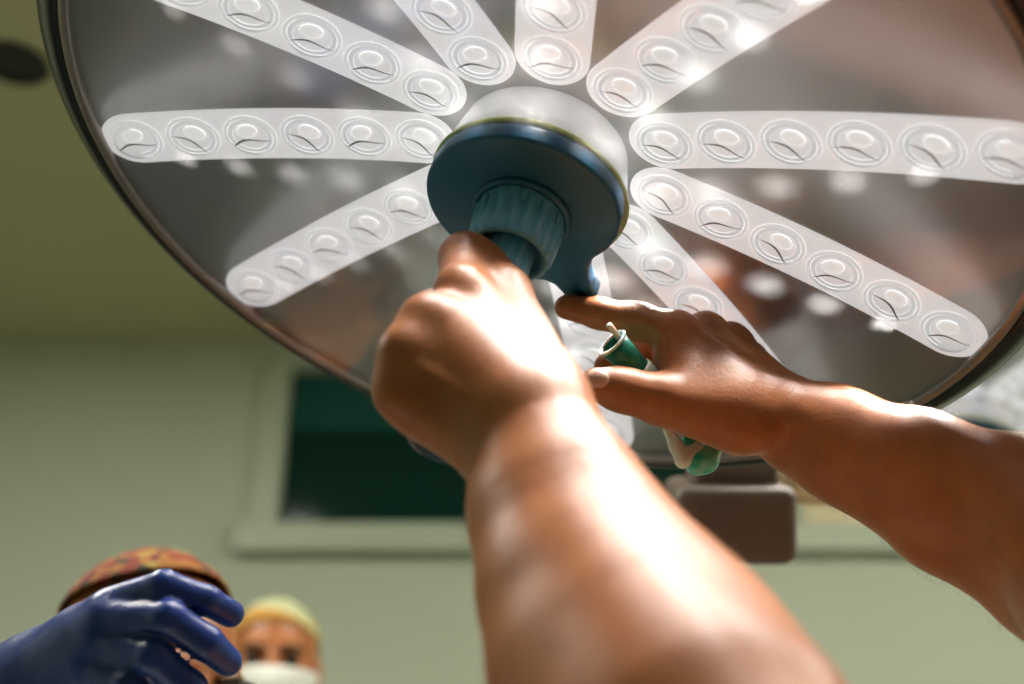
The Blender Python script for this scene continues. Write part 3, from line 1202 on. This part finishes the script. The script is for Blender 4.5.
conn_part('cup', [(0.001, 0.0), (0.0082, 0.0), (0.0088, Lc * .5), (0.0100, Lc * .97), (0.0086, Lc * .97), (0.0076, Lc * .5), (0.0068, Lc * .35), (0.001, Lc * .35)], M['teal'])
conn_part('rim', [(0.0084, Lc * .975), (0.0108, Lc * .965), (0.0112, Lc * 1.0), (0.0106, Lc * 1.03), (0.0086, Lc * 1.03)], M['clear'])
conn_part('sleeve', [(0.0085, -Lc * .30), (0.0096, -Lc * .26), (0.0098, 0.0), (0.0093, Lc * .10), (0.0090, Lc * .10), (0.0090, -Lc * .26)], M['clear'])
tb = tube_bm([Vector(W(624, 345, .738)) - q1, Vector(W(617, 335, .729)) - q1, Vector(W(609, 325, .722)) - q1], [.0021, .0020, .0020], 16)
from_bm('tube', tb, conn, (M['clear'],))
# soft flaps that hang out under the palm
def flap(name, pts, radii, m):
    V = [J(*p) for p in pts]
    lo, hi = np.min(V, 0) - .02, np.max(V, 0) + .02
    B = Body(lo, hi, 0.0011)
    for a, b, ra, rb in zip(V, V[1:], radii, radii[1:]):
        B.cone(a, b, ra, rb, 0.004)
    v, q = B.mesh()
    v = cam_to_world(v) - np.array(q1)
    return link(name, mesh_np(name, v, q), conn, (m,))


flap('clear_flap', [(668, 430, .765), (676, 446, .762), (683, 460, .760), (697, 448, .764)], [.0035, .0042, .0048, .0045], M['clear'])
flap('teal_flap', [(690, 440, .768), (697, 463, .764), (706, 461, .764), (717, 446, .768)], [.005, .0072, .0074, .0050], M['teal_clear'])

# ------------------------------------------------------------------ gloved person
def glove_mesh():
    B = Body((-0.62, 0.08, 0.55), (-0.10, 0.50, 1.02), 0.0024)
    wr = J(34, 688, .730)
    B.cone(wr, J(80, 640, .705), .0300, .0180, 0.012)
    # back of the hand: four metacarpals
    mc = [((56, 664, .722), (108, 607, .692), .020, .0108),
          ((54, 672, .720), (106, 620, .684), .020, .0115),
          ((52, 684, .718), (100, 644, .682), .020, .0115),
          ((50, 696, .718), (90, 670, .684), .020, .0110)]
    for a, b, ra, rb in mc:
        B.cone(J(*a), J(*b), ra, rb, 0.012)
    B.chain([J(118, 602, .690), J(164, 585, .674), J(206, 600, .682), J(231, 614, .692)], [.0105, .0088, .0086, .0080], 0.003)
    B.chain([J(112, 618, .682), J(168, 618, .662), J(206, 643, .670), J(228, 662, .680)], [.0112, .0102, .0098, .0084], 0.003)
    B.chain([J(104, 643, .680), J(154, 657, .657), J(190, 688, .664), J(212, 712, .674)], [.0112, .0098, .0094, .0082], 0.003)
    B.chain([J(92, 670, .682), J(130, 686, .660), J(160, 712, .666), J(176, 730, .674)], [.0108, .0092, .0088, .0080], 0.003)
    # thumb, below and behind
    B.chain([J(60, 672, .73), J(110, 690, .735), J(160, 712, .73), J(190, 730, .72)], [.020, .0145, .0125, .0105], 0.008)
    # forearm to the elbow
    B.cone(wr, J(-50, 790, .80), .030, .040, 0.02)
    return B.mesh()


HC2 = np.array(W(142, 692, 1.06))
AX2 = head_axes(math.radians(48), math.radians(-12))
gp_parts = [head_body(HC2, AX2, 0.0035)]
SH2 = HC2 + np.array([0, 0, -0.27]) - AX2[1] * 0.08
rr2 = np.array([AX2[0][0], AX2[0][1], 0.0])
B = Body(SH2 - np.array([.35, .35, 1.3]), SH2 + np.array([.35, .35, .12]), 0.011)
B.cone(SH2 - rr2 * .15, SH2 + rr2 * .15, .065, .065, .04)
B.cone(SH2 - [0, 0, .1], SH2 - [0, 0, .45], .13, .13, .06)
for s in (-1, 1):
    hp = SH2 - [0, 0, .5] + rr2 * .09 * s
    B.chain([hp, np.array([hp[0], hp[1], .10])], [.095, .05], .04)
    B.cone(np.array([hp[0], hp[1], .04]), np.array([hp[0] + AX2[1][0] * .15, hp[1] + AX2[1][1] * .15, .035]), .038, .034, .02)
gp_parts.append(B.mesh())
gperson = link('person', mesh_np('person', *merge(gp_parts)), None, (M['skin'],))
tag(gperson, 'person in a red patterned cap and spectacles raising a blue gloved hand', 'person')
v, q = glove_mesh()
link('glove', mesh_np('glove', cam_to_world(v), q), gperson, (M['glove'],))
skull_cap('patterned_cap', HC2, AX2, M['cap_red'], gperson, grow=0.007, low=-56)
face_mask(HC2, AX2, gperson)
eyes(HC2, AX2, gperson)


def spectacles(c, axes, parent):
    r, f, u = axes
    c = np.array(c)

    def P(x, y, z):
        return Vector(c + r * x + f * y + u * z)
    g = None
    bm = bmesh.new()

    def add(b):
        t = bpy.data.meshes.new('t')
        b.to_mesh(t)
        b.free()
        bm.from_mesh(t)
        bpy.data.meshes.remove(t)
    for s in (-1, 1):
        ring = [P(s * 0.033 + 0.025 * math.cos(a), 0.110 - 0.006 * abs(math.cos(a)), 0.002 + 0.020 * math.sin(a)) for a in [i / 24 * 2 * math.pi for i in range(25)]]
        add(tube_bm(ring, 0.0022, 8, False))
        add(tube_bm([P(s * 0.058, 0.105, 0.008), P(s * 0.078, 0.06, 0.008), P(s * 0.082, 0.0, 0.006)], 0.0022, 8))
    add(tube_bm([P(-0.009, 0.111, 0.006), P(0, 0.113, 0.009), P(0.009, 0.111, 0.006)], 0.002, 8))
    g = from_bm('spectacles', bm, parent, (M['dark'],))
    for s in (-1, 1):
        b = bmesh.new()
        vs = [b.verts.new(P(s * 0.033 + 0.024 * math.cos(a), 0.109 - 0.006 * abs(math.cos(a)), 0.002 + 0.019 * math.sin(a))) for a in [i / 24 * 2 * math.pi for i in range(24)]]
        b.faces.new(vs)
        bmesh.ops.solidify(b, geom=b.faces[:], thickness=0.001)
        from_bm('spectacle_lens', b, g, (M['glasses'],), smooth=False)
    return g


spectacles(HC2, AX2, gperson)
# gown with the sleeve of the raised arm
G = Body(SH2 - np.array([.45, .6, 1.15]), SH2 + np.array([.45, .45, .14]), 0.011)
G.cone(SH2 - rr2 * .15, SH2 + rr2 * .15, .078, .078, .04)
G.cone(SH2 - [0, 0, .1], SH2 - [0, 0, .95], .148, .19, .06)
elb = np.array(W(-75, 830, .86))
shl = SH2 - rr2 * .17
shr = SH2 + rr2 * .17
near = shl if np.linalg.norm(shl - elb) < np.linalg.norm(shr - elb) else shr
far = shr if near is shl else shl
G.chain([near, elb, np.array(W(-18, 750, .775))], [.072, .060, .046], .02)
G.chain([far, far - np.array([0, 0, .28]) + AX2[1] * .03, far - np.array([0, 0, .45]) + AX2[1] * .16], [.07, .056, .046], .02)
link('gown', mesh_np('gown', *G.mesh()), gperson, (M['gown'],))

# ------------------------------------------------------------------ person behind
HC3 = np.array(W(272, 671, 2.0))
AX3 = head_axes(math.radians(10), math.radians(0))
parts3 = [head_body(HC3, AX3, 0.004)]
SH3 = HC3 + np.array([0, 0, -0.27]) - AX3[1] * 0.05
rr3 = np.array([AX3[0][0], AX3[0][1], 0.0])
B = Body(SH3 - np.array([.35, .35, 1.5]), SH3 + np.array([.35, .35, .12]), 0.012)
B.cone(SH3 - rr3 * .15, SH3 + rr3 * .15, .062, .062, .04)
B.cone(SH3 - [0, 0, .1], SH3 - [0, 0, .50], .125, .125, .06)
for s in (-1, 1):
    hp = SH3 - [0, 0, .58] + rr3 * .09 * s
    B.chain([hp, np.array([hp[0], hp[1], .10])], [.092, .05], .04)
    B.cone(np.array([hp[0], hp[1], .04]), np.array([hp[0] + AX3[1][0] * .15, hp[1] + AX3[1][1] * .15, .035]), .038, .034, .02)
    B.chain([SH3 + rr3 * .18 * s, SH3 + rr3 * .21 * s - [0, 0, .28], SH3 + rr3 * .19 * s - [0, 0, .52] + AX3[1] * .08], [.05, .04, .03], .02)
parts3.append(B.mesh())
fperson = link('person', mesh_np('person', *merge(parts3)), None, (M['skin'],))
tag(fperson, 'masked person in a yellow and pale green cap standing near the wall', 'person')
skull_cap('cloth_cap', HC3, AX3, M['cap_yellow'], fperson, grow=0.004, low=-26)
face_mask(HC3, AX3, fperson)
eyes(HC3, AX3, fperson)
G = Body(SH3 - np.array([.45, .45, 1.35]), SH3 + np.array([.45, .45, .14]), 0.012)
G.cone(SH3 - rr3 * .15, SH3 + rr3 * .15, .075, .075, .04)
G.cone(SH3 - [0, 0, .1], SH3 - [0, 0, 1.1], .142, .175, .06)
for s in (-1, 1):
    G.chain([SH3 + rr3 * .18 * s, SH3 + rr3 * .21 * s - [0, 0, .28], SH3 + rr3 * .19 * s - [0, 0, .47] + AX3[1] * .06], [.068, .056, .046], .02)
link('gown', mesh_np('gown', *G.mesh()), fperson, (M['gown'],))

# ------------------------------------------------------------------ table added below the picture to bounce the lamp's light
tbl = empty('bounce_table', (0.05, 0.70, 0.0), 'added unseen operating table under a pale drape, standing below the surgical lamp', 'table')
bm = bmesh.new()
nx_, ny_ = 48, 14
rows = []
for j in range(ny_ + 1):
    row = []
    for i in range(nx_ + 1):
        x, y = (i / nx_ - 0.5) * 2.0, (j / ny_ - 0.5) * 0.66
        ex, ey = max(0, abs(x) - 0.92), max(0, abs(y) - 0.235)
        bulge = 0.05 * math.exp(-(y / 0.16) ** 2) * (1 + 0.4 * math.sin(3 * x))
        z = 0.905 + bulge - 2.6 * max(ex, ey) + 0.006 * math.sin(23 * x + 4 * y)
        yy = math.copysign(0.235 + min(ey, 0.02) + 0.008 * math.sin(17 * x) * (ey > 0.02), y) if ey else y
        xx_ = math.copysign(0.92 + min(ex, 0.02), x) if ex else x
        row.append(bm.verts.new((xx_, yy, z)))
    rows.append(row)
for A, Bq in zip(rows, rows[1:]):
    for i in range(nx_):
        bm.faces.new((A[i], A[i + 1], Bq[i + 1], Bq[i]))
bmesh.ops.recalc_face_normals(bm, faces=bm.faces)
bmesh.ops.solidify(bm, geom=bm.faces[:], thickness=0.002)
from_bm('drape', bm, tbl, (mat('pale drape', lin(176, 175, 166), 0.9),))
from_bm('table_top', box_bm(1.80, 0.44, 0.06, 0.01, 2, (0, 0, 0.865)), tbl, (M['shell'],), False)
from_bm('column', box_bm(0.24, 0.20, 0.76, 0.02, 2, (0, 0, 0.453)), tbl, (M['metal'],), False)
from_bm('base', box_bm(0.90, 0.40, 0.07, 0.02, 2, (0, 0, 0.036)), tbl, (M['metal'],), False)

# unseen tan blanket, added for the warm reflection in the lamp cover
bm = bmesh.new()
rows = []
for j in range(15):
    row = []
    for i in range(25):
        x, y = -0.10 + i / 24 * 0.98, (j / 14 - 0.5) * 0.48
        z = 0.915 + 0.055 * math.exp(-(y / 0.16) ** 2) * (1 + 0.4 * math.sin(3 * x)) + 0.007 * math.sin(19 * x + 5 * y) * math.cos(11 * y)
        row.append(bm.verts.new((x, y, z)))
    rows.append(row)
for A, Bq in zip(rows, rows[1:]):
    for i in range(24):
        bm.faces.new((A[i], A[i + 1], Bq[i + 1], Bq[i]))
bmesh.ops.recalc_face_normals(bm, faces=bm.faces)
bmesh.ops.solidify(bm, geom=bm.faces[:], thickness=-0.004)
bl = from_bm('blanket', bm, None, (mat('tan bounce cloth', lin(192, 128, 90), 0.9, bump=(90, 0.4, 0.003)),), loc=(0.05, 0.70, 0.012))
tag(bl, 'added unseen tan blanket spread over one half of the draped operating table', 'blanket')

# ------------------------------------------------------------------ fine hair on the two forearms
def arm_hair(V, Q, cond, dirn, n, lmin, lmax, seed):
    rng = np.random.default_rng(seed)
    c = V[Q].mean(1)
    e1, e2 = V[Q[:, 2]] - V[Q[:, 0]], V[Q[:, 3]] - V[Q[:, 1]]
    nr = np.cross(e1, e2)
    nr /= np.linalg.norm(nr, axis=1)[:, None] + 1e-12
    pool = np.nonzero(cond(c))[0]
    ids = rng.choice(pool, n)
    vs, fs = [], []
    for i in ids:
        L = rng.uniform(lmin, lmax)
        nrm, p = nr[i], c[i]
        t = dirn + rng.normal(0, .35, 3)
        t = t - nrm * (t @ nrm)
        t /= np.linalg.norm(t)
        sd = np.cross(nrm, t)
        pts = [p - nrm * .0008, p + t * L * .4 + nrm * L * .32, p + t * L * .75 + nrm * L * .42, p + t * L + nrm * L * .36]
        b = len(vs)
        for k, (q_, w) in enumerate(zip(pts, (1., .9, .65, .25))):
            for s_, u_ in ((-1, 0), (1, 0), (0, 1.4)):
                vs.append(q_ + (sd * s_ + nrm * u_) * .00007 * w)
        for k in range(3):
            for m in range(3):
                n2 = (m + 1) % 3
                fs.append((b + 3 * k + m, b + 3 * k + n2, b + 3 * k + 3 + n2, b + 3 * k + 3 + m))
    return vs, fs


def cam_px(c):
    q = (c - CO_NP) @ RMAT.T
    return 512 + FPX * q[:, 0] / q[:, 2], 342 + FPX * q[:, 1] / q[:, 2], q[:, 2]


def cond_r(c):
    x, y, z = cam_px(c)
    return (x > 770) & (x < 1100) & (z > .5)


def cond_l(c):
    x, y, z = cam_px(c)
    return (y > 320) & (y < 800) & (z > .4) & (x < 760)


HV, HF = [], []
for V_, Q_, cd, dr, n_, sd_ in ((ARM_V[1], ARM_Q[1], cond_r, np.array(W(790, 424, .748) - W(940, 496, .685)), 1000, 3),
                                (ARM_V[0], ARM_Q[0], cond_l, np.array(W(535, 440, .576) - W(640, 665, .475)), 900, 4)):
    dr = dr / np.linalg.norm(dr)
    v_, f_ = arm_hair(V_, Q_, cd, -dr * .3 + np.array([.5, 0, .2]), n_, .004, .009, sd_)
    o_ = len(HV)
    HV += v_
    HF += [tuple(a + o_ for a in f) for f in f_]
hm = bpy.data.meshes.new('arm_hair')
hm.from_pydata([tuple(v) for v in HV], [], HF)
hm.update()
tag(link('arm_hair', hm, person, (M['hair'],)), kind='stuff')
